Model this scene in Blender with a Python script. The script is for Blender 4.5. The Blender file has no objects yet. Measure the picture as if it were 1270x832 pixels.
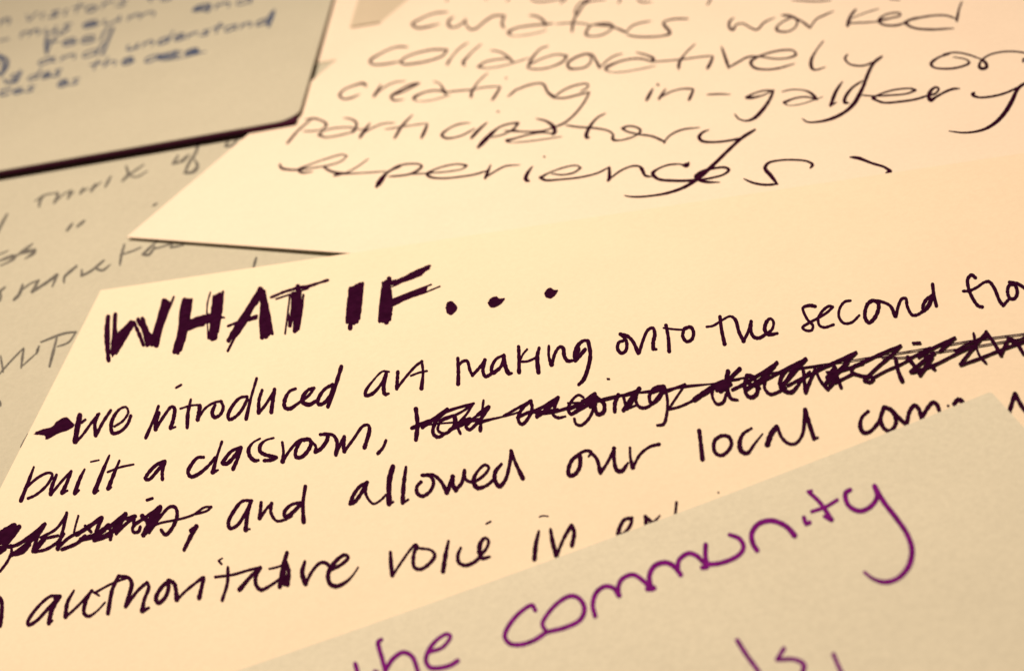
import bpy, math, random
from mathutils import Vector, Matrix
random.seed(7)

# ------------------------------------------------------------------ camera, light, exposure
SC = bpy.context.scene
PW, PH = 1270.0, 832.0            # size of the photograph, used to read positions off it
FPX = 2000.0                      # focal length in photograph pixels
PITCH, ROLL, CAMH = math.radians(32.0), math.radians(-13.5), 0.165
cam_d = bpy.data.cameras.new("camera")
cam = bpy.data.objects.new("camera", cam_d)
SC.collection.objects.link(cam)
SC.camera = cam
_c, _s = math.cos(ROLL), math.sin(ROLL)
FWD = Vector((0, math.cos(PITCH), -math.sin(PITCH)))
RT0 = Vector((1, 0, 0))
UP0 = RT0.cross(FWD)
RT = RT0 * _c + UP0 * _s
UP = -RT0 * _s + UP0 * _c
CAMP = Vector((0, -0.27, CAMH))
cam.matrix_world = Matrix(((RT.x, UP.x, -FWD.x, CAMP.x), (RT.y, UP.y, -FWD.y, CAMP.y),
                           (RT.z, UP.z, -FWD.z, CAMP.z), (0, 0, 0, 1)))
cam_d.sensor_width = 36.0
cam_d.lens = 36.0 * FPX / PW
cam_d.clip_start, cam_d.clip_end = 0.01, 20.0
cam_d.dof.use_dof = True

SC.view_settings.view_transform = 'Standard'
SC.view_settings.look = 'None'
SC.view_settings.exposure = 0.0
SC.view_settings.gamma = 1.0

world = bpy.data.worlds.new("World")
SC.world = world
world.use_nodes = True
bg = world.node_tree.nodes['Background']
bg.inputs[0].default_value = (1.0, 0.56, 0.38, 1)
bg.inputs[1].default_value = 0.12

def area(name, loc, target, size, power, col):
    l = bpy.data.lights.new(name, 'AREA')
    l.shape = 'DISK'
    l.size = size
    l.energy = power
    l.color = col
    o = bpy.data.objects.new(name, l)
    SC.collection.objects.link(o)
    o.location = loc
    o.rotation_euler = (Vector(target) - Vector(loc)).to_track_quat('-Z', 'Y').to_euler()
    return o
area("desk_lamp_light", (-0.075, 0.085, 0.46), (0.0, 0.02, 0), 0.08, 2.98, (1.0, 0.782, 0.56))

# ------------------------------------------------------------------ reading the photograph
def pray(px, py):
    x = (px - PW / 2) / FPX
    y = -(py - PH / 2) / FPX
    return (FWD + RT * x + UP * y)

class Surf:
    """top face of a card: a plane through three (px, py, z) readings plus a bend"""
    def __init__(s, pts, bend=None):
        P = []
        for (px, py, z) in pts:
            d = pray(px, py)
            P.append(CAMP + d * ((z - CAMP.z) / d.z))
        n = (P[1] - P[0]).cross(P[2] - P[0])
        s.a, s.b = -n.x / n.z, -n.y / n.z
        s.c = P[0].z - s.a * P[0].x - s.b * P[0].y
        s.bend = bend
    def z(s, x, y):
        v = s.a * x + s.b * y + s.c
        return v + (s.bend(x, y) if s.bend else 0.0)
    def at(s, px, py):
        d = pray(px, py)
        z = 0.001
        for _ in range(8):
            p = CAMP + d * ((z - CAMP.z) / d.z)
            z = s.z(p.x, p.y)
        return Vector((p.x, p.y, z))
MM = 0.001

# ------------------------------------------------------------------ materials
def new_mat(name):
    m = bpy.data.materials.new(name)
    m.use_nodes = True
    nt = m.node_tree
    return m, nt, nt.nodes['Principled BSDF']

def paper_mat(name, col, mott=0.04, fib=0.05, speck=0.0):
    m, nt, b = new_mat(name)
    N, L = nt.nodes, nt.links
    tc = N.new('ShaderNodeTexCoord')
    def noise(sc, det=3, rough=.6):
        n = N.new('ShaderNodeTexNoise')
        n.inputs['Scale'].default_value = sc
        n.inputs['Detail'].default_value = det
        n.inputs['Roughness'].default_value = rough
        L.new(tc.outputs['Object'], n.inputs['Vector'])
        return n
    n1, n2, n3 = noise(45, 4), noise(900, 3), noise(2600, 2, .7)
    cur = None
    def step(prev, n, amt, lo):
        mr = N.new('ShaderNodeMapRange')
        mr.inputs[1].default_value, mr.inputs[2].default_value = .3, .7
        mr.inputs[3].default_value, mr.inputs[4].default_value = 1 - amt, 1 + amt * lo
        L.new(n.outputs['Fac'], mr.inputs[0])
        v = N.new('ShaderNodeVectorMath'); v.operation = 'SCALE'
        if prev is None:
            v.inputs[0].default_value = col
        else:
            L.new(prev, v.inputs[0])
        L.new(mr.outputs[0], v.inputs['Scale'])
        return v.outputs[0]
    cur = step(None, n1, mott, .6)
    cur = step(cur, n2, fib, 1)
    cur = step(cur, n3, fib, 1)
    L.new(cur, b.inputs['Base Color'])
    b.inputs['Roughness'].default_value = .8
    b.inputs['Specular IOR Level'].default_value = .04
    bp = N.new('ShaderNodeBump')
    bp.inputs['Strength'].default_value = .25
    bp.inputs['Distance'].default_value = .00005
    L.new(n2.outputs['Fac'], bp.inputs['Height'])
    L.new(bp.outputs[0], b.inputs['Normal'])
    return m

def ink_mat(name, col, rough=.9, spec=.0, var=.25):
    m, nt, b = new_mat(name)
    N, L = nt.nodes, nt.links
    tc = N.new('ShaderNodeTexCoord')
    n = N.new('ShaderNodeTexNoise')
    n.inputs['Scale'].default_value = 700
    n.inputs['Detail'].default_value = 3
    L.new(tc.outputs['Object'], n.inputs['Vector'])
    r = N.new('ShaderNodeValToRGB')
    r.color_ramp.elements[0].position, r.color_ramp.elements[1].position = .3, .75
    r.color_ramp.elements[0].color = (*[c * (1 - var) for c in col], 1)
    r.color_ramp.elements[1].color = (*[c * (1 + var) for c in col], 1)
    L.new(n.outputs['Fac'], r.inputs[0])
    L.new(r.outputs[0], b.inputs['Base Color'])
    b.inputs['Roughness'].default_value = rough
    b.inputs['Specular IOR Level'].default_value = spec
    return m

M_CREAM = paper_mat("cream_paper", (.84, .752, .615), .02, .02)
M_CREAM2 = paper_mat("warm_cream_paper", (.855, .762, .665), .02, .02)
M_GREY = paper_mat("grey_recycled_paper", (.675, .68, .585), .025, .04)
M_GREY2 = paper_mat("darker_grey_recycled_paper", (.525, .53, .455), .025, .04)
M_TAN = paper_mat("tan_paper", (.60, .55, .45), .04, .05)
M_SHADE = paper_mat("dark_maroon_shade", (.058, .012, .036), .1, .1)  # dark colour painting the shadow under the raised card
M_INK = ink_mat("black_ink", (.027, .0035, .022))
M_PEN = ink_mat("brown_black_pen_ink", (.026, .004, .018))
M_PURPLE = ink_mat("purple_marker_ink", (.165, .008, .20), .8, .03, .3)
M_BLUE = ink_mat("blue_grey_ink", (.065, .095, .19))
M_PENCIL = ink_mat("grey_pencil", (.15, .15, .145))

# ------------------------------------------------------------------ object helpers
def link(name, me, mat=None, parent=None, label=None):
    o = bpy.data.objects.new(name, me)
    SC.collection.objects.link(o)
    if mat: me.materials.append(mat)
    if parent: o.parent = parent
    if label: o['label'] = label
    return o

def card(name, surf, corner, e1, e2, l1, l2, th, mat, label, cat, e1lift=0, rad=0.0):
    """a sheet of card: corner and its two visible edges read off the photograph"""
    C = surf.at(*corner)
    u = surf.at(*e1) - C; v = surf.at(*e2) - C
    u.z = v.z = 0
    u.normalize(); v.normalize()
    nu, nv = 60, 44
    vs, fs = [], []
    # rounding of the four corners by pulling the grid's edge inwards
    def xy(i, j):
        s, t = l1 * i / nu, l2 * j / nv
        return s, t
    def pull(s, t):
        if rad <= 0: return s, t
        a = min(s, l1 - s); b = min(t, l2 - t)
        if a < rad and b < rad:
            da, db = rad - a, rad - b
            m = max(da, db); r = math.hypot(da, db)
            k = m / r if r > 0 else 1
            na, nb = rad - da * k, rad - db * k
            s = na if s < l1 / 2 else l1 - na
            t = nb if t < l2 / 2 else l2 - nb
        return s, t
    us = sorted(set([rad * k / 8 for k in range(9)] + [l1 - rad * k / 8 for k in range(9)] + [l1 * i / nu for i in range(nu + 1)])) if rad > 0 else [l1 * i / nu for i in range(nu + 1)]
    ts = sorted(set([rad * k / 8 for k in range(9)] + [l2 - rad * k / 8 for k in range(9)] + [l2 * i / nv for i in range(nv + 1)])) if rad > 0 else [l2 * i / nv for i in range(nv + 1)]
    nu, nv = len(us) - 1, len(ts) - 1
    for lay in (0, 1):
        for i in range(nu + 1):
            for j in range(nv + 1):
                s, t = pull(us[i], ts[j])
                p = C + u * s + v * t
                vs.append((p.x, p.y, surf.z(p.x, p.y) - (th if lay else 0)))
    n1 = nv + 1; K = (nu + 1) * n1
    flip = u.cross(v).z < 0
    def F(*q): fs.append(tuple(reversed(q)) if flip else q)
    for i in range(nu):
        for j in range(nv):
            a = i * n1 + j
            F(a, a + n1, a + n1 + 1, a + 1)
            F(K + a, K + a + 1, K + a + n1 + 1, K + a + n1)
    for i in range(nu):
        a = i * n1; F(a, K + a, K + a + n1, a + n1)
        a = i * n1 + nv; F(a, a + n1, K + a + n1, K + a)
    for j in range(nv):
        a = j; F(a, a + 1, K + a + 1, K + a)
        a = nu * n1 + j; F(a, K + a, K + a + 1, a + 1)
    me = bpy.data.meshes.new(name)
    me.from_pydata(vs, [], fs)
    me.update()
    o = link(name, me, mat)
    if label:
        o['label'] = label; o['category'] = cat
    return o

# ------------------------------------------------------------------ handwriting
# Each word is ink laid on its card.  A stroke is "width: x,y x,y/width x,y ..."
# read from an enlarged view (ox, oy, scale); ';' parts strokes, 'P' is a solid patch.
def catmull(P, n=7):
    if len(P) < 3:
        a, b = P[0], P[-1]
        k = 6
        return [tuple(a[q] + (b[q] - a[q]) * i / k for q in range(3)) for i in range(k + 1)]
    out = []
    Q = [tuple(2 * P[0][q] - P[1][q] for q in range(3))] + P + [tuple(2 * P[-1][q] - P[-2][q] for q in range(3))]
    for i in range(1, len(Q) - 2):
        p0, p1, p2, p3 = Q[i - 1:i + 3]
        # centripetal parametrisation keeps loops from overshooting
        def dt(a, b): return max(math.hypot(a[0] - b[0], a[1] - b[1]) ** .5, 1e-4)
        t0 = 0; t1 = dt(p0, p1); t2 = t1 + dt(p1, p2); t3 = t2 + dt(p2, p3)
        for k in range(n):
            t = t1 + (t2 - t1) * k / n
            r = []
            for q in range(3):
                A1 = (t1 - t) / (t1 - t0) * p0[q] + (t - t0) / (t1 - t0) * p1[q]
                A2 = (t2 - t) / (t2 - t1) * p1[q] + (t - t1) / (t2 - t1) * p2[q]
                A3 = (t3 - t) / (t3 - t2) * p2[q] + (t - t2) / (t3 - t2) * p3[q]
                B1 = (t2 - t) / (t2 - t0) * A1 + (t - t0) / (t2 - t0) * A2
                B2 = (t3 - t) / (t3 - t1) * A2 + (t - t1) / (t3 - t1) * A3
                r.append((t2 - t) / (t2 - t1) * B1 + (t - t1) / (t2 - t1) * B2)
            out.append(tuple(r))
    out.append(P[-1])
    return out

LIFT = 0.00003
def ink(parent, surf, mat, label, specs, gain=1.0, rough=.10, taper=.0, press=0.0, name="handwritten_word"):
    vs, fs = [], []
    cnt = [0]
    def put(x, y, h):
        vs.append((x, y, surf.z(x, y) + LIFT + h)); return len(vs) - 1
    def disc(c, r):
        cnt[0] += 1
        h = cnt[0] * 1.0e-6
        k = 12
        ids = []
        for i in range(k):
            a = 2 * math.pi * i / k; rr = r * random.uniform(.93, 1.05)
            p = surf.at(c[0] + rr * math.cos(a), c[1] + rr * math.sin(a))
            ids.append(put(p.x, p.y, h))
        fs.append(tuple(ids))
    for (crop, text) in specs:
        ox, oy, sc = crop
        for st in text.split(';'):
            st = st.strip()
            if not st: continue
            if st[0] == 'P':
                pts = [tuple(map(float, q.split(','))) for q in st[1:].strip(': ').split()]
                cnt[0] += 1
                h = cnt[0] * 1e-6
                sm = catmull([(x, y, 0) for x, y in pts] + [(pts[0][0], pts[0][1], 0)], 4)[:-1]
                cx = sum(p[0] for p in sm) / len(sm); cy = sum(p[1] for p in sm) / len(sm)
                ids = []
                for (x, y, _) in sm:
                    p = surf.at(ox + (x + random.uniform(-1, 1)) / sc, oy + (y + random.uniform(-1, 1)) / sc)
                    ids.append(put(p.x, p.y, h))
                fs.append(tuple(ids) if True else None)
                continue
            w, rest = st.split(':')
            w = float(w)
            P = []
            for q in rest.split():
                if '/' in q:
                    q, w2 = q.split('/'); w = float(w2)
                x, y = map(float, q.split(','))
                P.append((ox + x / sc, oy + y / sc, w * gain * (w / 2.4) ** press))
            if len(P) == 1: P.append((P[0][0] + .3, P[0][1], P[0][2]))
            # split where the pen reverses sharply
            seg, cur = [], [P[0]]
            for i in range(1, len(P)):
                cur.append(P[i])
                if i < len(P) - 1:
                    a = (P[i][0] - P[i-1][0], P[i][1] - P[i-1][1]); b = (P[i+1][0] - P[i][0], P[i+1][1] - P[i][1])
                    d = math.hypot(*a) * math.hypot(*b)
                    if d > 0 and (a[0]*b[0] + a[1]*b[1]) / d < -.45:
                        seg.append(cur); cur = [P[i]]
            seg.append(cur)
            nz = random.uniform(0, 50)
            for si, S in enumerate(seg):
                C = catmull(S)
                n = len(C)
                R = []
                for i, (x, y, ww) in enumerate(C):
                    r = ww / 2 * (1 + rough * (math.sin(nz + i * 1.7) * .5 + random.uniform(-.6, .6)))
                    if taper:
                        if si == 0: r *= min(1, 1 - taper + taper * i / 3)
                        if si == len(seg) - 1: r *= min(1, 1 - taper + taper * (n - 1 - i) / 3)
                    R.append(r)
                cnt[0] += 1
                last = None
                for i in range(n):
                    tx = C[min(i + 1, n - 1)][0] - C[max(i - 1, 0)][0]
                    ty = C[min(i + 1, n - 1)][1] - C[max(i - 1, 0)][1]
                    L = math.hypot(tx, ty)
                    if L < 1e-6: continue
                    nx, ny = -ty / L * R[i], tx / L * R[i]
                    h = cnt[0] * 1e-6 + i * 2e-8
                    p = surf.at(C[i][0] + nx, C[i][1] + ny); q = surf.at(C[i][0] - nx, C[i][1] - ny)
                    a = put(p.x, p.y, h); b = put(q.x, q.y, h)
                    if last: fs.append((last[0], last[1], b, a))
                    last = (a, b)
                disc(C[0], R[0]); disc(C[-1], R[-1])
    me = bpy.data.meshes.new(name)
    me.from_pydata(vs, [], fs)
    me.update()
    # make every face look up
    flip = [p.index for p in me.polygons if p.normal.z < 0]
    if flip:
        import bmesh
        bm = bmesh.new(); bm.from_mesh(me); bm.faces.ensure_lookup_table()
        bmesh.ops.reverse_faces(bm, faces=[bm.faces[i] for i in flip])
        bm.to_mesh(me); bm.free()
    return link(name, me, mat, parent, label)

def ink_split(parent, surf, mat, label, specs, gap=9, **kw):
    """the same, with every word that stands apart as a mesh of its own"""
    items = []
    for crop, text in specs:
        for st in text.split(';'):
            xy = [tuple(map(float, q.split('/')[0].split(','))) for q in st.split(':')[1].split()]
            X = [crop[0] + a / crop[2] for a, b in xy]; Y = [crop[1] + b / crop[2] for a, b in xy]
            items.append([min(X) - gap / 2, max(X) + gap / 2, min(Y) - 1.2, max(Y) + 1.2, [(crop, st)]])
    merged = True
    while merged:
        merged = False
        for i in range(len(items)):
            for j in range(i + 1, len(items)):
                a, b = items[i], items[j]
                if a[0] < b[1] and b[0] < a[1] and a[2] < b[3] and b[2] < a[3]:
                    items[i] = [min(a[0], b[0]), max(a[1], b[1]), min(a[2], b[2]), max(a[3], b[3]), a[4] + b[4]]
                    del items[j]; merged = True; break
            if merged: break
    for it in items:
        ink(parent, surf, mat, label, it[4], **kw)

# ------------------------------------------------------------------ the table
def box(name, x0, x1, y0, y1, z0, z1, mat):
    vs = [(x, y, z) for z in (z0, z1) for y in (y0, y1) for x in (x0, x1)]
    fs = [(0, 2, 3, 1), (4, 5, 7, 6), (0, 1, 5, 4), (2, 6, 7, 3), (0, 4, 6, 2), (1, 3, 7, 5)]
    me = bpy.data.meshes.new(name); me.from_pydata(vs, [], fs); me.update()
    return link(name, me, mat)
def wood():
    m, nt, b = new_mat("table_wood")
    N, L = nt.nodes, nt.links
    tc = N.new('ShaderNodeTexCoord'); mp = N.new('ShaderNodeMapping')
    mp.inputs['Scale'].default_value = (6, 90, 6)
    n = N.new('ShaderNodeTexNoise'); n.inputs['Scale'].default_value = 2; n.inputs['Detail'].default_value = 6
    r = N.new('ShaderNodeValToRGB')
    r.color_ramp.elements[0].color = (.22, .12, .06, 1); r.color_ramp.elements[1].color = (.42, .27, .15, 1)
    L.new(tc.outputs['Object'], mp.inputs[0]); L.new(mp.outputs[0], n.inputs['Vector'])
    L.new(n.outputs['Fac'], r.inputs[0]); L.new(r.outputs[0], b.inputs['Base Color'])
    b.inputs['Roughness'].default_value = .5
    return m
tb = box("table_top", -.6, .6, -.45, .75, -.03, 0, wood())
tb['kind'] = 'structure'

# ------------------------------------------------------------------ the cards, lowest first
S_LOW = Surf([(0, 300, .4*MM), (300, 200, .4*MM), (100, 600, .4*MM)])
low = card("note_card", S_LOW, (430, 45), (180, 104), (700, 700), .26, .20, .3*MM, M_GREY2,
           "grey note card with faint blurred pencil writing, partly covered beneath the cream cards at left", "note card")
S_STRIP = Surf([(400, 60, .75*MM), (420, 20, .75*MM), (380, 83, .75*MM)])
strip = card("note_card", S_STRIP, (332, 88), (415, 74.5), (384, -60), .15, .12, .3*MM, M_CREAM2,
             "cream blank card showing as a narrow strip right of the raised grey card, at top", "note card")
S_WEDGE = Surf([(440, 30, 1.3*MM), (465, 28, 1.3*MM), (450, 0, 1.2*MM)])
wedge = card("note_card", S_WEDGE, (434, 33.5), (468, 28), (447, -10), .14, .09, .2*MM, M_TAN,
             "darker tan blank card showing as a small wedge at the top, on the cream strip", "note card")
S_CUR = Surf([(157, 295, 1.35*MM), (1270, 385, 2.25*MM), (700, 20, 1.95*MM)])
cur = card("note_card", S_CUR, (157, 294), (507, -1), (455, 315.5), .30, .20, .2*MM, M_CREAM2,
           "cream note card with thin slanted pen writing ending in 'experiences', behind the 'WHAT IF' card", "note card")
S_WHAT = Surf([(125, 360, 1.45*MM), (1270, 190, 3.1*MM), (0, 605, 1.1*MM)])
what = card("note_card", S_WHAT, (125, 360), (1270, 190), (0, 606), .21, .14, .3*MM, M_CREAM,
            "cream note card headed WHAT IF in thick black block letters, with crossed out words", "note card")
_p0 = Surf([(285, 832, 2.9*MM), (1228, 486, 2.9*MM), (1270, 700, 2.9*MM)])
_c0 = _p0.at(1228, 486); _u0 = _p0.at(285, 834) - _c0; _L0 = _u0.length; _u0.normalize()
def _bend(x, y):
    s = ((x - _c0.x) * _u0.x + (y - _c0.y) * _u0.y) / _L0
    return 1.1*MM * ((2 * s - 1) ** 2 - .35) if -.5 < s < 1.5 else 1.1*MM * 3.65
S_PUR = Surf([(285, 832, 2.9*MM), (1228, 486, 2.9*MM), (1270, 700, 2.9*MM)], _bend)
pur = card("note_card", S_PUR, (1229, 485.5), (285, 834), (1271, 531), .19, .13, .3*MM, M_GREY,
           "grey note card with large purple marker writing reading 'the community', nearest the camera", "note card", rad=.0006)
# the raised grey card; a near-black slab beneath it stands in for its shadow
S_TOP = Surf([(413, -3, 2.3*MM), (360, 140, 3.15*MM), (0, 200, 3.15*MM)])
top = bpy.data.objects.new("raised_note_card", None)
SC.collection.objects.link(top)
top['label'] = "raised grey note card with blurred blue-grey writing, top left corner, the shadow below it made as a dark slab"
top['category'] = "note board"
face = card("paper_face", S_TOP, (369, 147), (0, 211.5), (413, -3), .18, .2, .3*MM, M_GREY2, None, None, rad=.006)
S_SHD = Surf([(413, -3, 1.99*MM), (360, 140, 2.84*MM), (0, 200, 2.84*MM)])
shd = card("shade_slab", S_SHD, (366, 150), (0, 213.5), (402, 0), .176, .199, 0.95*MM, M_SHADE, None, None, rad=.0006)  # added slab, coloured as the shaded gap below the card
for o in (face, shd): o.parent = top

# focus on the middle rows
f_pt = S_WHAT.at(650, 460)
cam_d.dof.focus_distance = (f_pt - CAMP).dot(FWD)
cam_d.dof.aperture_fstop = 18.0

a1=(0,440,4.16);a2=(280,400,4.161);a3=(500,380,4.161);a4=(740,340,4.161);a5=(990,310,4.161);a6=(0,580,4.161);a7=(260,540,4.161)
b1=(420,540,4.161);b2=(640,500,4.161);b3=(840,460,4.161);b4=(1020,450,4.16);b5=(0,640,4.332);b6=(420,640,4.233);b7=(620,580,3.3);b8=(880,560,3.059)
t1=(120,310,4.233);t2=(400,310,3.969)
def W(label, *sp): return ink(what, S_WHAT, M_INK, label, sp, gain=WG, rough=.14)
WG = .93
# heading
def word(card_o, label):
    e = bpy.data.objects.new("handwritten_word", None); SC.collection.objects.link(e)
    e.parent = card_o; e['label'] = label
    return e
w1 = word(what, "block capitals word 'WHAT' in thick hatched marker")
def letter(par, lab, crop, text, name="letter"):
    return ink(par, S_WHAT, M_INK, lab, [(crop, text)], gain=1.0, rough=.2, name=name)
letter(w1, "letter W", t1, "P: 54,358 66,344 70,430 66,560 58,588 50,560 46,480 48,420;P: 84,345 102,334 106,400 112,450 96,545 80,565;P: 112,430 150,395 180,370 160,430 120,500 105,520;"
 "6: 60,350 52,430 55,500 62,580;5: 98,338 92,430 80,540;5: 100,540 150,460 195,380;5: 115,470 180,375;"
 "5: 198,388 222,440 245,500;5: 218,364 248,430 265,500;5.5: 240,360 265,430 285,480;P: 226,385 246,362 270,420 292,450 282,502 262,506 248,455;3: 212,370 225,395;"
 "5: 290,500 325,370 352,264;5: 312,505 345,380 374,276;3.2: 320,505 345,400 405,247;5: 300,450 340,320 362,266;P: 280,470 300,420 348,268 362,272 335,380 318,508 295,505")
letter(w1, "letter H", t1, "P: 402,540 425,420 437,300 450,275 480,256 500,260 488,330 468,420 443,528 425,548;6: 407,536 440,420 452,290 462,265;5: 426,542 455,430 480,262;4: 440,525 470,430 498,260;"
 "6: 470,385 530,362 600,345;3: 600,345 670,356;6: 475,398 540,380 610,365;4: 480,412 560,392;P: 470,375 600,340 640,345 640,370 560,392 470,425;"
 "2.2: 597,222 580,290 585,465;4: 616,245 606,330 596,465;6: 632,242 622,350 605,470;6: 646,235 640,350 620,460;3.4: 663,220 655,310 635,430;P: 618,250 640,238 655,242 643,380 622,475 592,470 606,340")
letter(w1, "letter A", t1, "5.5: 858,204 800,300 740,390 692,476;3.4: 868,215 800,330 740,430 688,530;5: 852,235 790,330 712,460;P: 858,205 872,212 850,280 830,300 785,390 720,470 700,468 785,320;"
 "3.6: 690,400 760,372 840,346;3: 705,392 790,372 840,358;5: 864,206 870,330 868,460;6: 875,220 890,340 888,455;3.6: 880,220 905,340 922,440;P: 856,300 872,240 895,330 918,438 888,462 865,462 852,400")
letter(w1, "letter T with a long slanting bar", t1, "3.6: 914,250 1000,215 1100,193 1213,159;2.6: 942,258 1020,232 1110,202;3.6: 1000,216 1060,198 1130,187;2.6: 1100,200 1160,178;"
 "6: 1056,192 1048,280 1040,426;2.6: 1015,235 1003,330 989,440;5: 1032,230 1026,330 1014,398;3: 1085,237 1075,330 1060,416;5: 1066,218 1062,340 1048,420;3: 1005,330 1012,398")
w2 = word(what, "block capitals word 'IF' with three dots after it")
letter(w2, "letter I", t2, "4.5: 137,188 126,280 120,358;6: 150,188 145,280 136,385;6: 168,180 163,270 154,358;6: 184,172 178,280 168,353;3.6: 198,165 190,260 180,338")
letter(w2, "letter F", t2, "4.5: 300,168 288,260 281,352;5.5: 313,156 303,260 297,350;6: 328,142 322,250 314,355;4.5: 334,200 336,300 330,343;"
 "3.6: 297,163 380,147 460,107 528,79;4.5: 342,162 430,134 522,90;2: 342,182 430,142 500,112;1.4: 340,173 420,151 490,124;"
 "2.4: 342,246 430,211 535,171;3.6: 342,256 430,224 512,187;2: 342,278 420,240 500,212 578,180;2.4: 342,267 420,232 510,198")
for q in ("P: 605,285 615,258 635,252 650,262 665,288 650,310 630,322 612,310", "P: 812,262 825,240 855,228 870,238 898,238 888,258 862,278 828,284", "P: 1090,215 1102,195 1122,186 1140,196 1160,198 1148,222 1122,240 1098,232"):
    letter(w2, None, t2, q, "dot")
W("solid black arrow mark", (a1, "P: 172,410 205,388 272,368 290,345 345,320 360,335 385,362 355,388 310,402 235,438 232,420 200,412;5: 190,404 280,380 345,335"))
W("word 'we'", (a1, "7.5: 412,312 400,370 388,446;4: 440,335 420,350;4: 390,452 425,415 480,340 512,304;5.5: 505,310 490,350 494,415;4.5: 498,412 530,350 572,286;3.5: 590,370 635,340 662,295 650,270 618,280 582,330/5.5 573,375 582,404 620,396/4.5 658,358 675,315"))
W("word 'introduced'", (a1, "5: 818,265/4 790,340 752,428/5.5;3.5: 908,170 935,155;6: 818,300 806,340 803,385;4.5: 805,380 850,310 885,268 900,275/5.5 895,330 880,378/6;3: 882,380 905,372;3.5: 985,230 970,300/5.5 966,375;3: 930,278 985,262 1030,258;6: 1032,262 1025,310 1020,334;3.5: 1022,330 1060,275 1110,245 1145,240;5: 1110,258/4 1095,300/5.5 1106,322 1135,310/4.5 1152,270 1140,240"),
 (a2, "4: 112,382 75,388 35,430/5 12,480 18,500 45,490/4.5 80,455 112,395;5.5: 160,288/4 130,390 105,498/6;4.5: 188,350 172,400 170,465/6;4: 172,465 205,425 252,350;5.5: 252,345 242,410 235,462/6;4: 360,342 330,355 305,400/5.5 305,438 330,445 370,420/4;4: 370,420 430,375 456,338 430,345/4 400,380/6 397,410 430,424 470,402/4;4.5: 552,320 510,345 478,395/5 478,422 503,418 538,378/4.5 556,325;5.5: 597,228 562,340 527,435"))
W("word 'art'", (a2, "4: 842,254/3 810,252 760,300 722,355/5 722,376 755,368 800,320/4 828,262;5.5: 828,262 815,330 822,370 842,366/3;5: 888,255 885,300 882,342;3.8: 884,340 930,280 985,220 1015,200;5.5: 1012,200/4 1018,260 1010,340/6;3: 955,275 1000,258 1038,250"))
W("word 'making'", (a3, "5: 282,268 285,330 284,400/6;4.5: 288,300 310,283 330,282 345,330 358,356;4.5: 358,355 395,315 425,276;5: 422,276 412,335 425,362 450,352;4.5: 450,350 505,310 520,252/4 480,272 456,320/5 462,346 495,322;5: 520,252 525,300/6 545,345 562,345/3.5;5: 596,208 598,270 598,340/6;3: 640,222 620,245 600,285;3.5: 600,285 640,284 684,266;6: 702,215/4 692,260/6 698,340/6.5;5: 752,205/4 752,260 766,300/6.5;4.5: 768,300 785,240 808,210 825,215/5.5 832,258 850,282 874,280/4;4.5: 955,178 930,178 900,205/5.5 885,250 888,280 905,262 940,222;6: 905,215 895,255;5.5: 955,180 966,250 952,325 930,380 905,405/4"))
W("word 'onto'", (a4, "4.5: 135,345 115,352 108,385/5 128,408 150,395 155,355 140,325 122,310 155,318 185,345 215,408/6;4.5: 220,406 240,340 265,288 290,278 300,310/5.5 292,350 292,388;4: 288,388 308,388;5: 358,265 370,330 374,398/6;3: 345,278 400,285 450,288;4.5: 450,288 444,320/5 464,348 490,338 500,302 485,274 452,282"))
W("word 'the'", (a4, "5: 636,220 645,290 660,360/6;3.5: 568,272 600,267 650,236 690,218 715,235/5 735,300 758,346/5.5;4.5: 758,346 785,290 797,245;5: 797,245 796,295 812,325 838,330 870,312 905,285/4 912,245 895,230 875,250/5.5 868,290 888,312 932,306/4"))
W("word 'second'", (a5, "5: 88,292 60,287 25,298/4 25,312 48,360 76,392 68,415 38,415 22,400 45,383 105,350 150,322 178,295 160,290 125,315 103,355 110,390 135,400 182,386;5: 270,262/4 240,268 215,300 210,345 235,378 275,375 315,338/3.5;5: 418,275 380,262 352,292 345,350/5.5 365,376 395,350 415,300 412,265;4.5: 355,280 388,264 430,268 475,290 500,342/6;4.5: 505,345 515,295 535,253 555,252 562,290 588,336 615,335 650,312;5: 692,235 660,258 643,295 648,316 672,295 695,240;4: 660,300 685,255;5: 693,178 700,235 713,290"))
W("cut off word starting 'flo'", (a5, "5: 915,145 895,130 875,150 878,195 900,250 930,290 950,295;4: 850,213 880,212 920,195 960,168 985,165/5 1010,195 1040,265 1058,288;4.5: 1058,288 1075,268 1092,250;5: 1115,175 1088,185 1080,215 1092,250 1115,252 1130,225 1120,185 1090,168 1130,175 1170,198 1200,215"))
W("word 'built'", (a1, "4.5: 175,578/3 150,645/5 108,752/6;4: 128,690 200,630 250,608 270,616 245,668 185,722 145,740;5: 292,618/4 268,680/6 262,718/6;4: 265,718 320,650 368,600;5: 366,602 345,660 320,712/6 348,700/3;5: 437,590/3 412,640/5 385,715/6 408,698/3;2.4: 468,552 510,543;4.5: 565,518/3 530,600/5.5 488,708/6.5 508,700/3;4.5: 617,545/3 590,610/5 558,690/6 575,682/3;3: 555,605 620,580 690,565"))
W("word 'a'", (a1, "5: 850,548 810,565 765,610 750,640 770,642 810,600 850,550;6.5: 852,548/5 838,600 838,642"))
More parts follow.
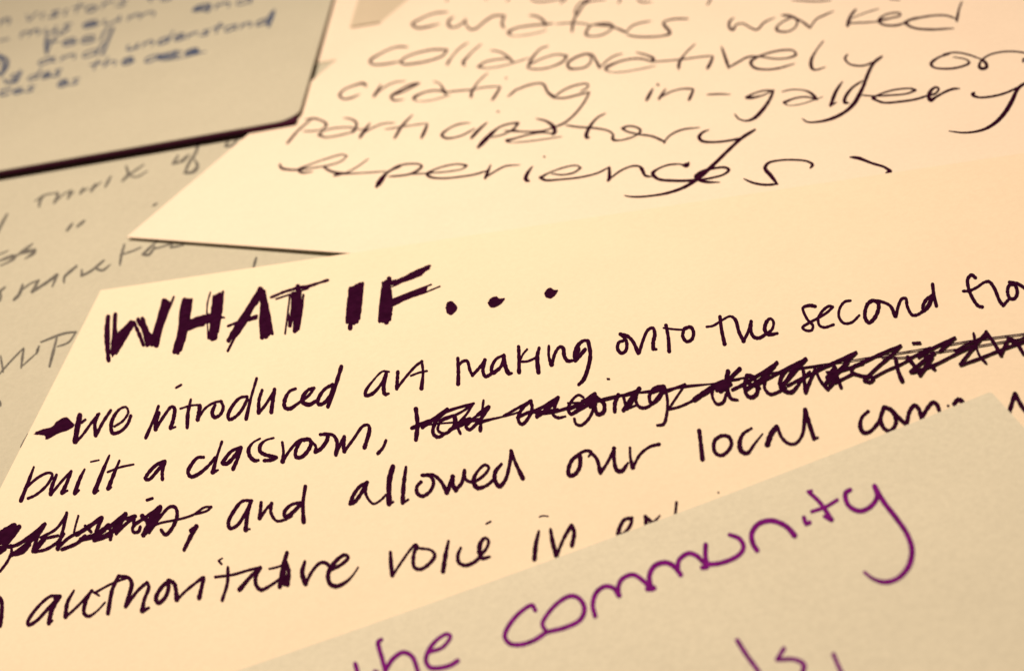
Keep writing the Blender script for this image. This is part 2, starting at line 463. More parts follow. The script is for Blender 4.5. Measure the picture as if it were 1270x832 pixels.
W("word 'classroom' and comma", (a1, "4.5: 1050,528 1020,530 985,570/5.5 970,605 985,628 1020,617 1075,572/4.5 1110,530;5: 1145,448/4 1118,530 1098,605/6.5 1125,594/3"),
 (a2, "4.5: 80,642 30,663 -5,705/5.5 -17,726 5,728 45,690 78,645;5: 80,645 62,700 38,755/6;4: 178,598/3 140,620 118,655/5.5 125,690 150,712 168,710/4;4: 248,595/3 205,608 178,635/5.5 178,665 205,682 240,690 260,696 240,708/5 198,712;5: 292,618/4 298,670 294,716/6.5;4: 296,714 330,660 380,608 420,600;5: 385,612 362,660 362,692/5.5 388,695 425,660 440,622 430,603 400,606;4.5: 432,605 465,640/4 462,668/5.5 490,652 525,600 522,578 488,578/4;4.5: 515,575 555,582 575,620/5.5 568,683/6;4.5: 568,683 595,620 612,590;5.5: 612,590 608,630 612,665;4: 612,665 660,600 710,533 736,530 742,552/5.5 725,618 716,645/6;4: 827,608 812,645 785,676/5"))
WG=.82
W("scribbled out words in the second line", (a3, "7: 66,530 74,610 66,688;6: 45,628 110,600 175,580;5.5: 228,530 150,585 100,625;6: 225,535 165,600 155,655 180,674 230,648/4;4.5: 262,562 200,585 180,640 225,655 262,610 262,570;5: 110,618 220,545 365,500/4 300,545 200,590;4: 362,502 320,565 240,640 330,600 440,515;5: 270,570 280,620 295,656;6: 240,640 300,595 345,580;7: 415,485/4 405,560 398,640/6.5;4.5: 405,580 355,590 325,622/5.5 342,636 385,600;5: 445,518 410,570 380,600;6: 385,560 440,520;"
 "3: 42,625 150,608 280,598 400,590 470,578;3: 400,602 470,580 560,558 600,545;4: 520,565 600,520 660,488;5.5: 660,488 625,515 595,565 600,600 615,608 640,585 665,530 660,490;5: 590,575 640,550 700,530 800,470;5: 690,572 740,535 800,470 780,530 775,560 800,575 838,568/3;5.5: 690,540 690,568;7: 735,535 795,480;5: 710,555 780,545 850,525;3: 600,560 700,545 800,530;"
 "4: 930,470 905,458 872,485 852,530/5.5 865,556 895,540 925,500;6: 855,530 920,500 990,452;6: 890,545 960,500 990,455;5: 990,455 965,520;4.5: 985,470 978,540 950,590 915,615 890,605 884,582;6: 925,490 985,480;6: 1000,470 990,520 1005,558/6.5 1035,545 1035,500 1010,480;3: 850,500 1010,492 1165,452"),
 (a4, "2: 0,662 100,637 250,606 400,592 500,580 640,560 740,540;2: -60,690 20,648 150,620 300,608 450,578 600,568;6: 112,625 95,665 93,710;5: 140,640 150,690 138,706;6.5: 138,704 175,650 220,592;6: 150,625 200,610 155,695;5.5: 175,670 218,595;5: 212,600 202,650 215,682 240,692 275,680/4 335,610;3: 150,700 210,675;5.5: 345,580 300,590 272,630 282,668 315,650 352,590;6: 290,610 345,585;5.5: 350,580/4.5 365,650 362,720 345,775 312,782/3.5;3.6: 330,620 370,605 455,570;3.2: 370,700 410,640 458,570;3.5: 372,700 430,685 500,652 560,610;2.4: 55,543 66,543;"
 "8: 505,650 560,612 620,572;6: 560,620 640,560 735,545/3;4.5: 600,590 596,630 620,672 652,664 668,622;6.5: 678,505 668,560 680,620 695,645/5 728,652/3.5;6: 738,492 690,540 650,600;7: 650,560 640,605 690,570;6: 620,600 660,560;6: 775,530 764,580 776,628 802,638 828,615 822,560 800,530 775,526;5: 770,560 840,590;6: 770,600 850,545 930,460;4.5: 700,600 760,570 930,462;6: 800,580 870,530 915,480;5: 905,490 875,540 866,590 895,622 935,612/4.5 975,590;6: 985,490 955,530 946,575 968,604 1005,612 1045,570/4;6.5: 950,590 1000,530 1078,442;4: 1078,442 1000,480 900,535 830,575;5: 1020,485 975,560;4: 985,580 1050,545 1120,515;2.2: 700,548 900,515 1060,490 1165,476;5: 1066,500 1072,560 1078,612/7;4.5: 1080,610 1105,545 1128,492"),
 (a5, "5: 40,735 65,670 88,622 115,680 152,722/6.5;5: 0,690 60,635;5: -30,620 40,568;5: 152,722 180,690 190,650;5.5: 178,588 198,650 220,712;6.5: 145,690 200,640 255,585;5: 100,625 200,580 298,534 240,590;6.5: 150,665 190,610;4.5: 160,640 240,622 330,590;3: 145,635 200,632;5: 332,590 285,608 275,635 310,650 360,662;5: 340,680 372,686 388,668 360,655 340,668;4: 190,690 290,640;3.6: 385,665 450,630 540,590 600,552 680,510;4.6: 355,660 420,600 480,550 528,500 430,540 300,600;2.2: -20,618 200,587 400,557 600,525 800,490 1000,460 1180,438;2.2: 430,560 560,560 700,535 850,515 1000,490 1180,460;6: 502,565 512,620 535,680/7.5;4: 592,487 628,485;6: 565,560 600,605 630,650;5.5: 580,635 640,585 700,540;4.5: 620,560 700,510 808,460 730,530;6: 628,650 665,600 690,560;5.5: 655,560 680,600 702,620;4: 590,638 700,600 800,550 900,500;6: 905,438/4 915,500 940,560 968,588;4.5: 835,597 880,540 930,480 970,430;3.8: 838,600 950,560 1050,520 1180,475;5.5: 970,430 1005,480 1045,547/7;5: 1045,545 1085,465;4: 810,530 880,490 985,445;6: 1085,465 1120,480 1160,540;3.5: 1100,485 1180,455"))
WG=.82
W("scribbled out word at the left edge and comma", (a6, "8: -5,390 40,350 75,295 20,325 -5,345;7: 0,370 50,330 100,302;7: 100,305 60,360 -5,430;6: -5,412 80,400 160,350 232,290;6: 60,450 130,400 200,340 232,290;4.5: 56,400 60,430 40,480 0,535;4: -5,445 30,420;7: 60,448 120,432 150,395;6: 120,430 150,385 180,340;6: 232,290 200,340 170,432;8: 180,428 200,400 225,370;5: 180,434 240,420 300,380 330,340;4.5: 210,360 290,315 345,240;5: 345,232 328,310 298,418/6.5;5: 230,365 300,350;5: 298,415 350,365 400,335;3.4: 405,248 390,300 382,335;5.5: 320,422 400,388 440,350;7: 395,345 450,310 525,258;5: 440,300 470,330;8: 420,370 500,345 560,300;6: 528,258 505,310 485,375;7.5: 490,372 560,345 620,285 648,240;5.5: 560,300 575,340 570,370;6: 560,310 645,240;5: 600,340 650,290 700,250;5: 650,265 695,248 690,290;5: 705,285 685,310 690,332 715,330 725,305;7: 735,250 765,285 740,347;7.5: 745,340 790,285 828,203;8: 765,285 820,210;5: 700,290 760,250 828,203;4.5: 770,335 830,250 878,202 905,205/5.5 915,245 890,310 855,346 832,322;3.2: 790,300 830,285 930,265 1000,242 1055,205 1092,202 1070,222 1010,240;4: 758,168 788,158;6.5: 1015,302 990,345 950,425/5;6: 985,325 1015,305"))
WG=.93
W("word 'and'", (a7, "4.5: 218,336 170,338 125,390/5.5 97,448 105,478 140,465/5 185,400 215,340;5.5: 210,345 195,410 186,486/6.5;3: 190,486 207,482;5: 266,345 262,390 258,426/6;4: 262,425 300,370 322,350;5: 320,350 316,395/5 345,440/4 385,435 425,415/3.5;4.5: 470,345 420,358 386,395/5.5 390,418 425,400 472,352;6: 494,262/5 482,350 485,446/6.5"))
W("word 'allowed'", (b1, "5: 148,242 110,262 75,310/5.5 60,352 80,345 115,300 142,248;5.5: 145,242 138,290/5 155,330/4 180,352/3.5 215,335 245,305;7.5: 280,160 262,230 260,353;3: 262,358 282,342;5.5: 348,162/4 336,250/6 330,348;3.5: 330,350 360,330;5: 425,240 405,262 405,295/5.5 430,313 470,290/5 490,240 470,208 430,205;5: 440,205 490,205 530,240 558,295/6.5;6: 560,292 578,245 590,212;6.5: 588,212 588,250 605,282;5: 605,280 635,245 650,180;4.5: 650,180 655,225 690,240 750,205/4 775,165 755,152 715,188 696,235/6.5 715,270 760,260/4.5 800,228;4: 840,148 808,190/6 808,235 830,262/6.5 860,230/5 882,150 892,80;6.5: 890,80/5 912,140 950,220/7"))
W("word 'our'", (b2, "5.5: 330,262 290,292 270,345/6 275,372 302,368 328,330 332,275;4.5: 305,280 330,258 365,245 388,252/4.5 374,276/3;5: 380,250 415,285 436,358/7;4.5: 440,356 475,300 508,232;5.5: 505,232 506,290 520,345/6.5 545,350 578,308/3.5;6: 588,230/4 590,280 602,330/7;4.2: 604,330 640,265 690,225 738,212/5"),
 )
W("word 'local'", (b3, "6: 113,308 122,380 130,455/7;5.5: 195,355 188,380 195,420 225,436 260,415 280,375 265,340 228,335 198,352;4: 382,297 340,325/5 322,370/6.5 330,412/7 360,425/6 400,375/4 440,325/2.5;8: 512,290 485,325 465,380;5: 515,285 540,345 575,375 610,375 645,330 660,200/6;6.5: 658,200 680,270 706,350;4: 708,350 724,345"))
W("half hidden word starting 'com'", (b4, "5: 235,252 205,280 195,325/6.5 210,358 240,358/6 290,305/5.5 315,240;6: 315,235 300,290 318,338 348,352 378,315 372,270 350,242 318,228;6: 318,230 350,240 400,290 432,318;6: 435,318 450,250 475,220 495,235 512,285 520,300;6: 512,285 545,230 570,205 590,215 603,248;3.5: 648,222;6.5: 680,212 700,190 716,196 740,230"))
W("part of a letter beyond the corner of the grey purple-inked card", (b4, "6.5: 952,290 965,250 993,160 1040,240 1080,272"))
W("end of a word cut off at the left edge", (b5, "6: -18,425 6,450 9,520 0,590"))
W("word 'authoritative'", (b5, "4.5: 322,430 275,428 205,485 150,565/5 152,584 195,562 250,505 315,436;7: 300,438 322,430;6.5: 318,432 280,500 262,575;3.5: 265,575 282,560;4.5: 398,398/3 362,465/5.5 352,540/6.5;4: 355,540 420,480 495,398;5: 492,400/4 460,460/5.5 452,520 475,537/5 520,510/3 565,462/3;3.4: 508,412 600,362 690,328;3.5: 500,405 532,425;5: 638,320 605,390/5.5 580,522/6.5;5: 640,322 690,330 708,360/6 692,430 675,485/6;4.5: 680,480 740,400 790,355;6: 790,355/5 800,380 775,450 765,508/7 800,492/3.5;5.5: 912,345 870,380 838,440/6 850,466 885,440/5.5 905,390 905,348;6: 905,345 935,360 946,400 950,448/7;4: 955,445 1000,400 1090,328;5.5: 1095,330 1082,390 1070,440/6.5;3.2: 1175,240 1190,256;2: 1175,238 1195,226"),
 (a7, "5.5: 95,680/4.5 92,760 65,850;3.6: 30,730 120,718 200,695 262,680;6: 262,682/5 215,725 155,795/6.5;5.5: 262,682 240,720 240,770 265,796/5.5 320,770/4 375,730/3.5;2.8: 308,688 345,680 380,668;5.5: 400,605 382,665 362,780/6.5;6: 392,650 408,700 402,770;5: 385,670 385,768;5.5: 492,650/4 478,710/6.5 495,764/7.5;4.2: 497,762 530,700 570,658 600,658/5 630,690;4.5: 630,692 685,662 716,628 698,616 650,650/5 612,715/6 622,765 655,778 705,755/4 740,720/2.5 767,680/2"))
W("word 'voice'", (b6, "5: 272,188/4.5 275,250/6 282,310/6.5;3.8: 284,310 330,240 385,165 405,148 417,165 398,182;5: 405,160 392,220/5.5 398,268/5.5 430,278 480,245 505,205 485,178/4 425,168;6: 577,130/3.5 562,200/6 548,290/7;5: 642,165/3.5 626,205/5.5 632,243/5.5 665,258 710,242 742,215;5.5: 742,205 775,170/4.5 787,130 770,114 745,140/6 740,190/7 755,220/6 792,213/4;2.8: 775,40 798,28"))
W("word 'in'", (b2, "6.5: 118,660/4 102,730/6.5 95,805/6.5;2.2: 120,586 140,580 165,583;5.5: 178,650/4.5 190,720/6.5 208,785/7;5: 210,785 245,700 285,630/6;6: 287,630 300,665 288,736"))
W("half hidden word starting 'o'", (b2, "5: 598,592 560,600 532,650/6 530,680/6.5 560,668/5 592,625 598,598;5.5: 668,585 672,632;4.5: 672,632 705,618 742,580/2.5;5: 672,588 702,614;5: 828,512/4 822,575;2.5: 1044,461"))

# purple card
ink(pur, S_PUR, M_PURPLE, "cut off word 'the' in purple", [(b6, "5.5: 88,775 98,815 105,850;5.5: 225,646/4.5 208,660/5.5 212,690 228,745 245,813 252,850;5.5: 245,810 285,748 340,714/5.5 385,735 412,800 425,850;4.5: 190,813 205,818;5: 482,710 545,688/4.5 587,630 570,618 520,645 475,700/5.5 458,755 478,792 530,796 590,780 625,758/5.5")], gain=1.12, rough=.05)
ink(pur, S_PUR, M_PURPLE, "word 'community' in purple", [(b7, "5: 145,583 132,562 90,585 40,640/5.5 20,690 40,718 85,723 140,705 190,672/5.5;5: 192,672 174,640 190,605 240,550 290,524/5.5 325,535 346,575/6 330,620/5.5 270,652 190,672;5.5: 390,607 380,560 395,510 430,485 465,492 488,522/6.5;5.5: 486,522 485,485 500,455 545,437 590,465 620,495/7;6.5: 605,495 630,492;5.5: 620,495 612,440/6 635,400 680,388 715,405 740,437/6;5.5: 728,412 733,378 772,350 805,360 840,390 875,394 940,378 985,350 997,322 980,290 940,274/4.5;5.5: 842,315 841,360 848,405 828,408"),
 (b8, "5.5: 180,374/6 165,350 160,312 185,275 235,262 285,280 308,300/6.5 322,318/7;5: 358,250 366,272 380,270;4.5: 366,276 380,268;5: 378,154 420,195 462,258/6 435,246/4;3: 372,152 388,148;4.2: 388,228 440,210 484,184;5: 534,145 516,158/5.5 526,203 570,226 612,208 636,170 626,134;5.5: 626,132/6 660,190 710,255 750,315 768,375/6.5 755,435 715,480/5.5 665,495 620,482/4 588,458/3.5")], gain=1.12, rough=.05)
ink(pur, S_PUR, M_PURPLE, "tops of letters cut off by the lower edge, in purple", [(b8, "5.5: 105,715 140,770 185,832 200,860;5: 282,746 256,788/5 325,788 358,808/6 350,845;5: 470,768 490,815 515,865")], gain=1.12, rough=.05)

# curators card
c1=(440,0,6.935);c2=(590,40,6.935);c3=(740,40,6.935);c4=(900,40,6.935);c5=(1050,0,4.895);c6=(420,90,6.935);c7=(340,130,6.935);c8=(500,130,6.935);c9=(640,130,6.935)
d1=(780,130,6.935);d2=(920,130,5.548);d3=(1120,60,7.567);d4=(500,0,6.35);d5=(680,0,5.773);d6=(880,0,5.292)
def K(label, *sp): return ink(cur, S_CUR, M_PEN, label, sp, gain=CG, rough=.08, taper=.35, press=.2)
CG = 1.17
ink_split(cur, S_CUR, M_PEN, "lower part of a word cut off by the upper edge", ((d4, "2.4: 340,12 352,-12;2: 650,3 660,-10;2.4: 818,12 835,-10;2: 1000,-5 1040,14 1120,15 1180,5 1270,-12"),
 (d5, "2.4: 88,26 132,-10;2.8: 290,-10 235,60 200,115/4;2: 300,8 255,10 205,50 185,100;2: 265,30 300,12 410,0;2.8: 520,-8 503,25;2.2: 636,-5 660,16 740,18/1.6;2.8: 1168,-8 1138,38"), (d6, "2: 540,3 700,12 795,4;1.8: 1180,-2 1250,2")), gap=6, gain=1.0, rough=.08, taper=.35)
K("word 'curators'", (d4, "2: 350,98 250,108 130,155 72,195/2.8 110,222/2.4 190,215 285,190/1.5;2.4: 395,135/1.8 358,170/2.8 360,208 390,220/2 440,205 490,165;3: 492,158 485,185;2.2: 488,190 530,235 570,230 640,175 710,130 790,125;2.6: 800,125 785,160 780,200 797,224;2.2: 1000,125 1060,135 1110,175/3 1120,205/3.5;1.8: 1130,240/1.2 1060,262 960,280 860,285 828,262/3 880,228/2 1000,205 1115,195 1180,188"),
 (d5, "1.6: 55,176 150,168 250,172 302,184;2.6: 205,100 178,165 170,230/3;3: 195,98 215,105;2: 305,185/2.4 280,215 270,250/2.8 300,262/1.8 380,255 440,222 466,192 440,172 350,175 310,185;2.2: 330,182 440,190 500,210 555,235/3.2;1.8: 557,235 600,190 660,168 735,155/1.4;1.8: 1000,138/2.2 900,140/2 830,160 825,175/3 872,240/3 830,258/2 720,268 600,262 565,250"))
K("word 'worked'", (d6, "2.6: 158,120/1.8 130,148/2.8 132,188 155,197/3 175,165/2 220,158 270,185/2.2 310,198 360,150 430,118/1.4;2.4: 475,103/2.8 530,108 575,135/2.8 565,178/2 520,208 465,210/2.4 438,195/3 455,165/2 510,130 535,120;2.2: 540,112 600,140 660,185/3.4;2: 660,185 700,130 760,100 815,76/1.4;3: 960,65 925,110 905,172/4.6;1.8: 1112,60/1.4 1030,85 930,125;1.8: 910,155 1000,152 1110,145"),
 (c5, "2: 190,130/3 260,115/2 325,97 325,85 280,82 225,98 196,128/3 215,150/2.4 290,158 350,145;2: 495,105 405,115 352,142/3.2 400,170/2.4 500,182 650,175/1.8;2: 370,130 480,103 600,97 660,115;3.2: 700,12/2.2 682,60 668,130/3.8"))
K("word 'collaboratively'", (c1, "2: 452,407/2.4 360,408/2 220,465 130,530/2.8 150,555/2.2 260,555 390,530/1.8;2: 392,542/3 430,500/2 540,458 680,430/2.2 795,432 760,480 640,525 500,552 420,556 392,542;2.2: 972,370/1.8 900,420 830,500 793,558/3.4;2.2: 1087,383/1.8 1000,460 930,550/3 950,568/1.8"),
 (c2, "1.8: 130,160 200,170 270,210/2.4 322,262/3;1.7: 460,225/1.4 330,265 200,300 80,312 22,300/2.6 80,260/1.8 180,238 300,228;2.2: 622,122/1.8 560,145 490,220/2.6 447,306/3.2;1.7: 450,292 560,235 700,195 785,208/2.4 750,255 640,305/1.8 530,322 450,315;2: 945,190/2.4 860,220 790,275/2.8 805,312 870,318/2 950,300 993,250 985,205;2.6: 930,190 1000,200 1035,250 1065,308/3.8"),
 (c3, "1.7: 30,305 100,240 160,205 222,188/1.4;2: 345,178 440,205 488,232/3.2 475,258/3.4;1.7: 505,293/1.2 350,325 200,348 105,342 75,318/3 180,262/2 310,232 400,235 480,260;1.6: 480,258 600,250 750,235 900,215 995,208;2.4: 845,106/1.8 760,190 710,270/3.2 705,318/3.4;3: 1000,215 978,270 952,315/3.6;2.8: 1075,130/2.4 1105,220/3.2 1135,310/3.4"),
 (c4, "2: 25,308 110,260 190,218 290,214/1.8 420,232 540,225 605,195/2.6 580,163/2 500,158 400,175 280,215 215,262/3.2 240,305/2.8 340,325/2 450,315 590,275/1.6;2.2: 840,80/1.8 780,160 735,250/3.4 740,310/3.4 770,328/2 855,305/1.5"),
 (c5, "2.2: 5,333/2 -10,360/2.6 15,390/2 60,402 110,400 165,378;2.8: 214,346/3 165,385 130,450/3.4 100,530 70,590/4 49,626 0,675/3.2 -78,718 -170,742/2.2 -240,743/1.8 -268,724/2"))
K("word 'on' running off the right edge", (d3, "2.6: 380,60/3 430,58/2 330,90/2.4 262,150/3.4 290,182/2.4 400,195 530,180 622,138/2.6 590,108/1.8 470,85;2: 400,52 500,42 620,65 728,104;2.8: 725,102 775,140/3.4 785,178 750,195/3.4 716,180 728,130/2.6 790,75/2 880,45 1000,32/2 1135,45 1180,62;3: 1132,98 1126,130"))
K("word 'creating'", (c6, "2: 235,120/3 218,97 130,115/2 40,155 8,200/2.8 40,228/2.2 110,220 182,188/1.4;2.6: 365,105/2 335,160/3 303,206/3.6;1.6: 310,195 400,125 480,88 575,75/1.3;2: 452,205 560,165 690,95/2.4 620,108 520,160 452,212/3 470,240/2.4 560,235/1.3;2.2: 818,80/1.6 870,100 900,150/3 922,186/3.8;1.8: 960,195/1.2 880,220 760,248 668,246 645,225/3 720,180/2 830,157 915,170;1.8: 920,172 1050,158 1179,150"),
 (c1, "2.2: 1142,632/1.7 1060,710 1005,800/3 1000,840/3.4"), (c2, "1.6: 0,490 100,475 205,468;2.6: 212,473 180,530 142,586/3.2;2.6: 258,398 264,398;3: 355,492/2.6 278,556/2;2: 350,500 450,460 560,443/2 590,460/2.8 620,520 680,566/4;2: 680,568 760,570 870,545 978,518;1.9: 680,555 760,500 860,460 962,450 965,475 900,515/1.5;2.2: 980,520 930,610 850,710 760,785 690,815"), (c9, "1.7: 343,191 260,220 150,235 0,232 -100,226"))
K("word 'in' with a dash", (c3, "3: 484,486/2.2 455,540/3.4 428,588/3.6;3.4: 524,452 530,458;3: 592,492/2.2 535,578/3.6;1.8: 545,565 640,515 740,490 825,490/2.6;3: 832,497 815,540 793,586/3.6;1.9: 950,540 1050,535 1148,538/1.4"))
K("word 'gallery'", (c4, "2: 410,505/2.4 330,505/2 230,535 178,565/3 220,567 320,545/1.8 400,508;3.4: 412,503/3.2 380,580 310,680/3.8 240,745/3.4 170,765/2 110,745 78,708/2.2;2: 482,516/1.6 560,498 660,500 730,525/2.8 785,580/4;1.8: 835,558/1.3 720,600 620,627 530,630 502,607/3 600,570/2 700,560 770,580;3: 1003,430/2.2 950,510/3.4 900,635/4;2.2: 900,636 950,606;2.6: 1179,420/2.2 1090,480/2.6 1030,560/3.4 1022,605 1058,612/2.6"),
 (c5, "1.8: 90,580 160,585 250,582/2 370,570 418,550/2.6 390,540/2 280,550 190,580 158,600/3 220,625/2.4 320,620 420,605 500,580"),
 (d3, "2: 190,460 240,445;2.8: 250,440 300,430/2.4 335,385 310,368 262,400/3.4 240,450/4 258,490/4 310,460/2.6 400,410 470,385 532,382/1.6;2.6: 668,422/3.6 652,438/3.6 700,462/2.4 800,460 940,430/2.4 1060,380 1140,340/3;3: 1150,325 1080,380/3.4 1020,500/4.2 960,600 880,690/3.8 780,755/3 680,785/2.4 560,795/2 430,780/1.5"))
K("word 'participatory'", (c7, "2: 322,126/2.2 210,220 112,334/3.2;1.8: 265,130/1.5 340,120/2.2 410,140/2.2 450,170/2.8 420,210/1.7 330,228 250,230;1.8: 598,116/1.4 660,125/2 708,160/2.8 695,215 668,238/3.8;1.7: 690,200 620,196 510,205/1.7 420,230 385,262/3 440,282/1.8 560,265 670,238;1.4: 690,215 770,212;2.6: 825,162/2 780,220/3.2 737,284/3.8;1.6: 750,258 850,200 940,165 1038,158/1.3;2.2: 1190,90/1.8 1100,185/2.8 1036,290/3.2;1.5: 955,215 1080,195 1190,178"),
 (c8, "1.6: 60,182 200,163;2.8: 210,168/2.6 185,230/3.2 157,287/3.4;1.8: 578,158/1.3 480,170/1.8 390,210 332,265/3 370,290/2.4 440,285/1.8 520,260 615,208;2.4: 722,155/2 650,220/3 585,290/3.6;2.6: 812,62 820,62;3.6: 800,215 720,290/4.2 645,368/4.2;2: 745,255 840,190 960,160/2.2 990,162/2.8 950,210/2.2 870,255/1.6 760,285;1.6: 930,215 1010,232 1179,230 1230,224"),
 (c9, "2: 175,123/1.6 260,145/2.4 320,190/4 335,235/3.8 312,257/3.6;1.6: 395,277/1.2 200,305 60,322 -60,326 -80,312/3 0,290/1.8 100,262 220,242 310,250;2: 430,180 540,195 680,205 800,230 838,260/2.6;2.2: 768,78/1.7 700,115/2 630,200/3.2 603,280/3.6 628,285/3;2: 838,262/3 832,300/3 880,310/1.7 960,295 1040,262 1072,225/2.6 1030,195/2 960,188 912,208/2.6 960,235/2 1080,262"),
 (d1, "2.2: 80,258 200,275 305,320/3;3.2: 305,318 303,330;1.8: 305,322 350,270 450,220 608,199/1.2;1.8: 690,218/1.3 630,245/2.4 603,285/3.6 630,315/3 720,325/2.2 860,312 975,288;3: 1085,218 970,290/3.2 850,400 700,545/3.6 590,640/3.6 480,710/3 340,760/2.6 200,785/2 80,795 0,792/1.6 -40,784/1.2"))
K("word 'experiences'", (c7, "2: 50,512/3 58,542/3 130,560/2.4 220,560/2 330,545/1.7 480,520 580,485 627,442 590,430 470,460 300,520/1.7 212,565/3.2 240,586/2.4 335,575/1.4;2: 425,535/3.2 480,570/2.6 560,590/3 680,592/1.8 960,575/1.8;1.8: 810,468/1.6 700,545 600,592 515,612/3;2.4: 1090,530/2.8 980,580/2.6 920,650/5 880,706/4.4;2.6: 530,590 600,588"),
 (c8, "2: -130,580 -50,530/2 60,510 140,515 160,530/2.6 120,570/2.6 50,600/2.2 -30,612 -120,620;1.9: 40,600 200,592/1.6 400,575 520,550 545,525/2.6 480,513/1.8 380,525 260,565/2 207,602/3.4 240,625/2.6 340,635/2 500,620 620,600 720,570;3: 752,522/2.4 705,632/4;1.9: 705,630 800,570 880,530 1005,520/1.3;3: 1113,532/2 1065,600/3.6 1055,645/4 1082,658/3.2"),
 (c9, "2.4: 238,450 248,450;1.8: 305,595 400,605 500,585/2 558,545 520,525/1.7 420,540 280,590 210,630/3.2 250,650/2.6 380,645/2 560,625 700,590 800,540;3.6: 803,540 800,640 788,656/3.4;2: 800,645 900,570 1000,530/2 1060,530/2.6;3: 1060,530 1085,560/3.8 1110,610/3 1165,622/1.6"),
 (d1, "2: 440,512 340,520/2 240,560/2.2 205,595/4 250,640/3 370,655/2.8 520,655 620,645/3;4: 470,525 500,520/4.4 516,500/2.6;2: 430,512 475,522;2.2: 600,650 720,630/2.2 820,600 860,562/3 830,543/2.6 740,548/2.4 620,580/2.6 572,625/3.4 640,662/3 780,670/1.5"),
 (d2, "2: 15,513 80,540/2.4 160,553 245,548;3: 245,548/3 200,490/4 160,440/3.8 180,405/2.6 260,385/2 370,382 450,392/2.2 487,415/3 470,438/2.2"))
K("slanted stroke after the last word, like a bracket", (d2, "2.6: 745,362/2.4 800,368/3.4 900,405/2.8 980,430 1022,458/3.6 990,470/2;2: 760,360 820,362/1.4"))

# faint writing on the low grey card
e1=(0,190,6.935);e2=(140,150,6.935);e3=(0,280,6.935);e4=(110,260,5.522);e5=(0,150,2.522)
def L_(label, *sp): return ink_split(low, S_LOW, M_PENCIL, label, sp, gain=1.5, rough=.1, taper=.3)
L_("faint word 'think'", (e1, "2.4: 375,365 350,400 335,460;1.4: 300,412 400,358 490,345;2.8: 490,340 497,370 465,430;1.2: 500,400 540,360 600,325;2.4: 612,320 585,392;1.2: 590,380 640,330;2.4: 718,305 688,352;1.2: 690,345 760,300;2.8: 825,268 782,328;1.2: 795,315 870,250;2.4: 952,205 905,292"), (e2, "2.4: 112,390 130,460 82,518;2.6: 125,470 145,455;1.6: 268,378 135,468 200,485/1.4 298,433"))
L_("faint word 'of' and the letter after it", (e2, "2: 562,300 515,370 580,352 640,300;1.4: 600,360 660,290;2.4: 738,188 715,270 655,365 618,450/2 690,440/2.8 728,390/3 700,330/1.4;2: 1000,170 965,220 1020,215 1082,150;2: 345,732 378,710"))
L_("faint words in the middle of the card", (e1, "2.4: 62,525 0,640 -20,690;2.6: 622,608 575,668;2.6: 727,582 665,632"), (e3, "2: -10,305 120,262/2.8 125,275 60,320/1.5 0,345;1.4: 72,215 -10,250;1.8: 282,155 180,235/2.8 300,210/2.8 290,235 215,285/1.2;1.8: 130,265 180,235"))
L_("faint long word ending in 'mental'", (e3, "2.2: 45,528 0,570 8,605 -5,650;2.6: 197,505 165,590 118,640/3;1.5: 170,570 260,500 335,468;2.4: 335,468 275,570/2.4 400,490 492,422 450,525/1.8;2: 550,492 556,440 658,348 575,425;2: 705,378 700,432 780,392 895,298;2: 895,298 830,365 880,385 950,335/1.2"), (e4, "2.2: 245,240 225,310 213,380;1.5: 215,312 300,285 360,258;2: 470,215 370,308/2.2 410,310 455,255;1.5: 450,270 520,250 570,235;1.6: 575,240 560,262 650,245;2.6: 1148,330 1128,400;1.5: 1080,412 1132,402"))
L_("faint word ending in 'ship'", (e5, "2: 2,735 10,785;1.6: -5,795 35,750 72,712;2.4: 74,712 66,772;1.4: 66,770 110,730;2.4: 122,705 114,728;2.4: 178,678 155,768/3;2: 128,692 200,665 238,660/1.6 215,692 180,706"), (a1, "2: 145,410 108,475;2.5: 0,240 2,262"))

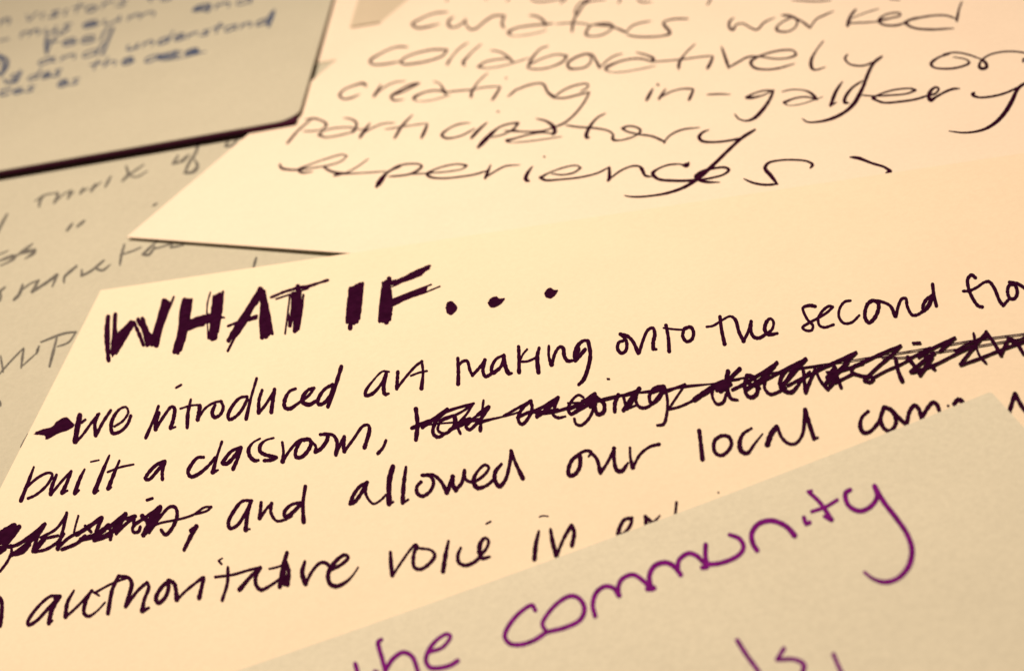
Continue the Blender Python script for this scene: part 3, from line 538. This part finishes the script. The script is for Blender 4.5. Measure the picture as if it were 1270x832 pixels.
# blurred writing on the raised card
g1=(0,0,6.048);g2=(180,0,6.048)
def B_(label, *sp): return ink_split(face, S_TOP, M_BLUE, label, sp, gain=1.0, rough=.1, taper=.2)
FONT = {
 'a': (1.1, ["1,.9 .6,1 .1,.6 .1,.1 .4,0 .8,.4 1,1", "1,1 .9,.3 1.1,0"]), 'c': (.9, ["1,.85 .6,1 .1,.6 .15,.1 .5,0 .9,.2"]),
 'd': (1.1, ["1,.9 .6,1 .1,.6 .1,.1 .4,0 .8,.3 1,.9", "1.1,2.1 .95,.8 .95,0"]), 'e': (.9, [".1,.5 .8,.65 .8,.95 .4,1 .1,.5 .2,.05 .6,0 1,.3"]),
 'f': (.8, ["1,2.1 .6,2.1 .4,1 .3,-1.1", "0,.95 .8,1"]), 'h': (1.1, [".2,2.1 .1,1 .1,0", ".1,.4 .5,1 .9,.9 .9,0"]), 'i': (.5, [".3,1 .2,.3 .3,0"]),
 'l': (.5, [".4,2.1 .2,1 .2,0"]), 'm': (1.7, [".1,1 .1,0", ".1,.5 .5,1 .75,.8 .75,0", ".75,.5 1.15,1 1.5,.8 1.5,0"]),
 'n': (1.1, [".1,1 .1,0", ".1,.5 .6,1 .9,.8 .9,0"]), 'o': (1.0, [".5,1 .1,.6 .2,.05 .6,0 .9,.5 .5,1"]), 'r': (.9, [".1,1 .1,0", ".1,.5 .5,.95 .9,1"]),
 's': (.8, [".8,1 .3,.95 .3,.7 .7,.3 .5,0 0,.1"]), 't': (.8, [".5,1.9 .35,.8 .4,0", "0,1.1 .9,1.25"]), 'u': (1.1, [".1,1 .1,.2 .4,0 .8,.4 .95,1", ".95,1 .95,0"]),
 'v': (.9, [".1,1 .4,0 .9,1.1"]), 'w': (1.4, [".1,1 .35,0 .7,.9 .95,0 1.35,1.1"]), 'y': (1.0, [".1,1 .2,.3 .5,.2 .9,1", ".9,1 .7,-.3 .1,-1"]), '-': (.9, [".1,.5 .8,.55"])}
def script_word(txt, x0, y0, x1, y1, h, w=2.0, slant=.35):
    """a hand-written word along the line (x0,y0)-(x1,y1), letters h high"""
    tot = sum(FONT[c][0] + .25 for c in txt); k = math.hypot(x1 - x0, y1 - y0) / tot
    ux, uy = (x1 - x0) / (k * tot), (y1 - y0) / (k * tot)
    out, a = [], 0
    for c in txt:
        hh = h * random.uniform(.85, 1.15); dy = random.uniform(-.6, .6)
        for st in FONT[c][1]:
            pts = []
            for q in st.split():
                fx, fy = map(float, q.split(','))
                d = (a + fx) * k + fy * hh * slant
                pts.append("%.2f,%.2f" % (x0 + ux * d, y0 + uy * d - fy * hh + dy))
            out.append("%.1f: %s" % (w * random.uniform(.85, 1.25), ' '.join(pts)))
        a += FONT[c][0] + .25
    return ';'.join(out)
FL = (0, 0, 1.0)
for txt, x0, y0, x1, y1, h in (("n", -2, 33, 16, 30, 7), ("visitors", 29, 28, 160, 6, 7), ("to", 180, 3, 218, -1, 5), ("mus", 24, 48, 90, 37, 7), ("eum", 100, 36, 200, 19, 6.5),
        ("and", 239, 15, 318, 4, 6.5), ("-", -4, 55, 16, 51, 6), ("feel", 54, 60, 136, 50, 7), ("and", 46, 81, 128, 67, 6.5), ("understand", 156, 63, 336, 29, 6),
        ("s", 6, 104, 27, 98, 8), ("des", 34, 101, 77, 93, 6), ("the", 110, 88, 168, 78, 6), ("ace", 178, 78, 250, 66, 6), ("ces", -2, 119, 45, 113, 6.5), ("es", 70, 108, 100, 104, 7)):
    ink(face, S_TOP, M_BLUE, "blurred blue-grey handwritten word", [(FL, script_word(txt, x0, y0, x1, y1, h, 2.1))], gain=1.0, rough=.1, taper=.15)
ink(face, S_TOP, M_BLUE, "bold curl cut off by the left edge", [(g1, "5: -10,420 50,455 48,500 0,565;3: 0,440 30,520;2.8: 30,600 70,625 120,615;4: 120,615 155,540")], gain=1.0, rough=.1)
ink(face, S_TOP, M_BLUE, "bold long stems of the writing", [(g1, "4.5: 352,285 345,345 352,400"), ], gain=1.0, rough=.1)
ink(face, S_TOP, M_BLUE, None, [(g1, "3.6: 848,215 805,315 795,345 768,412")], gain=1.0, rough=.1)
ink(face, S_TOP, M_BLUE, None, [(g2, "4: 965,85 950,140 925,200")], gain=1.0, rough=.1)
ink(face, S_TOP, M_BLUE, None, [(g2, "4.5: 100,440 150,415;2.4: 150,412 240,385 225,410 130,455;1.3: 160,455 300,430 460,388")], gain=1.0, rough=.1)
ink(face, S_TOP, M_BLUE, None, [(g2, "4.5: 365,80 420,68;3: 420,68 470,88 490,48")], gain=1.0, rough=.1)
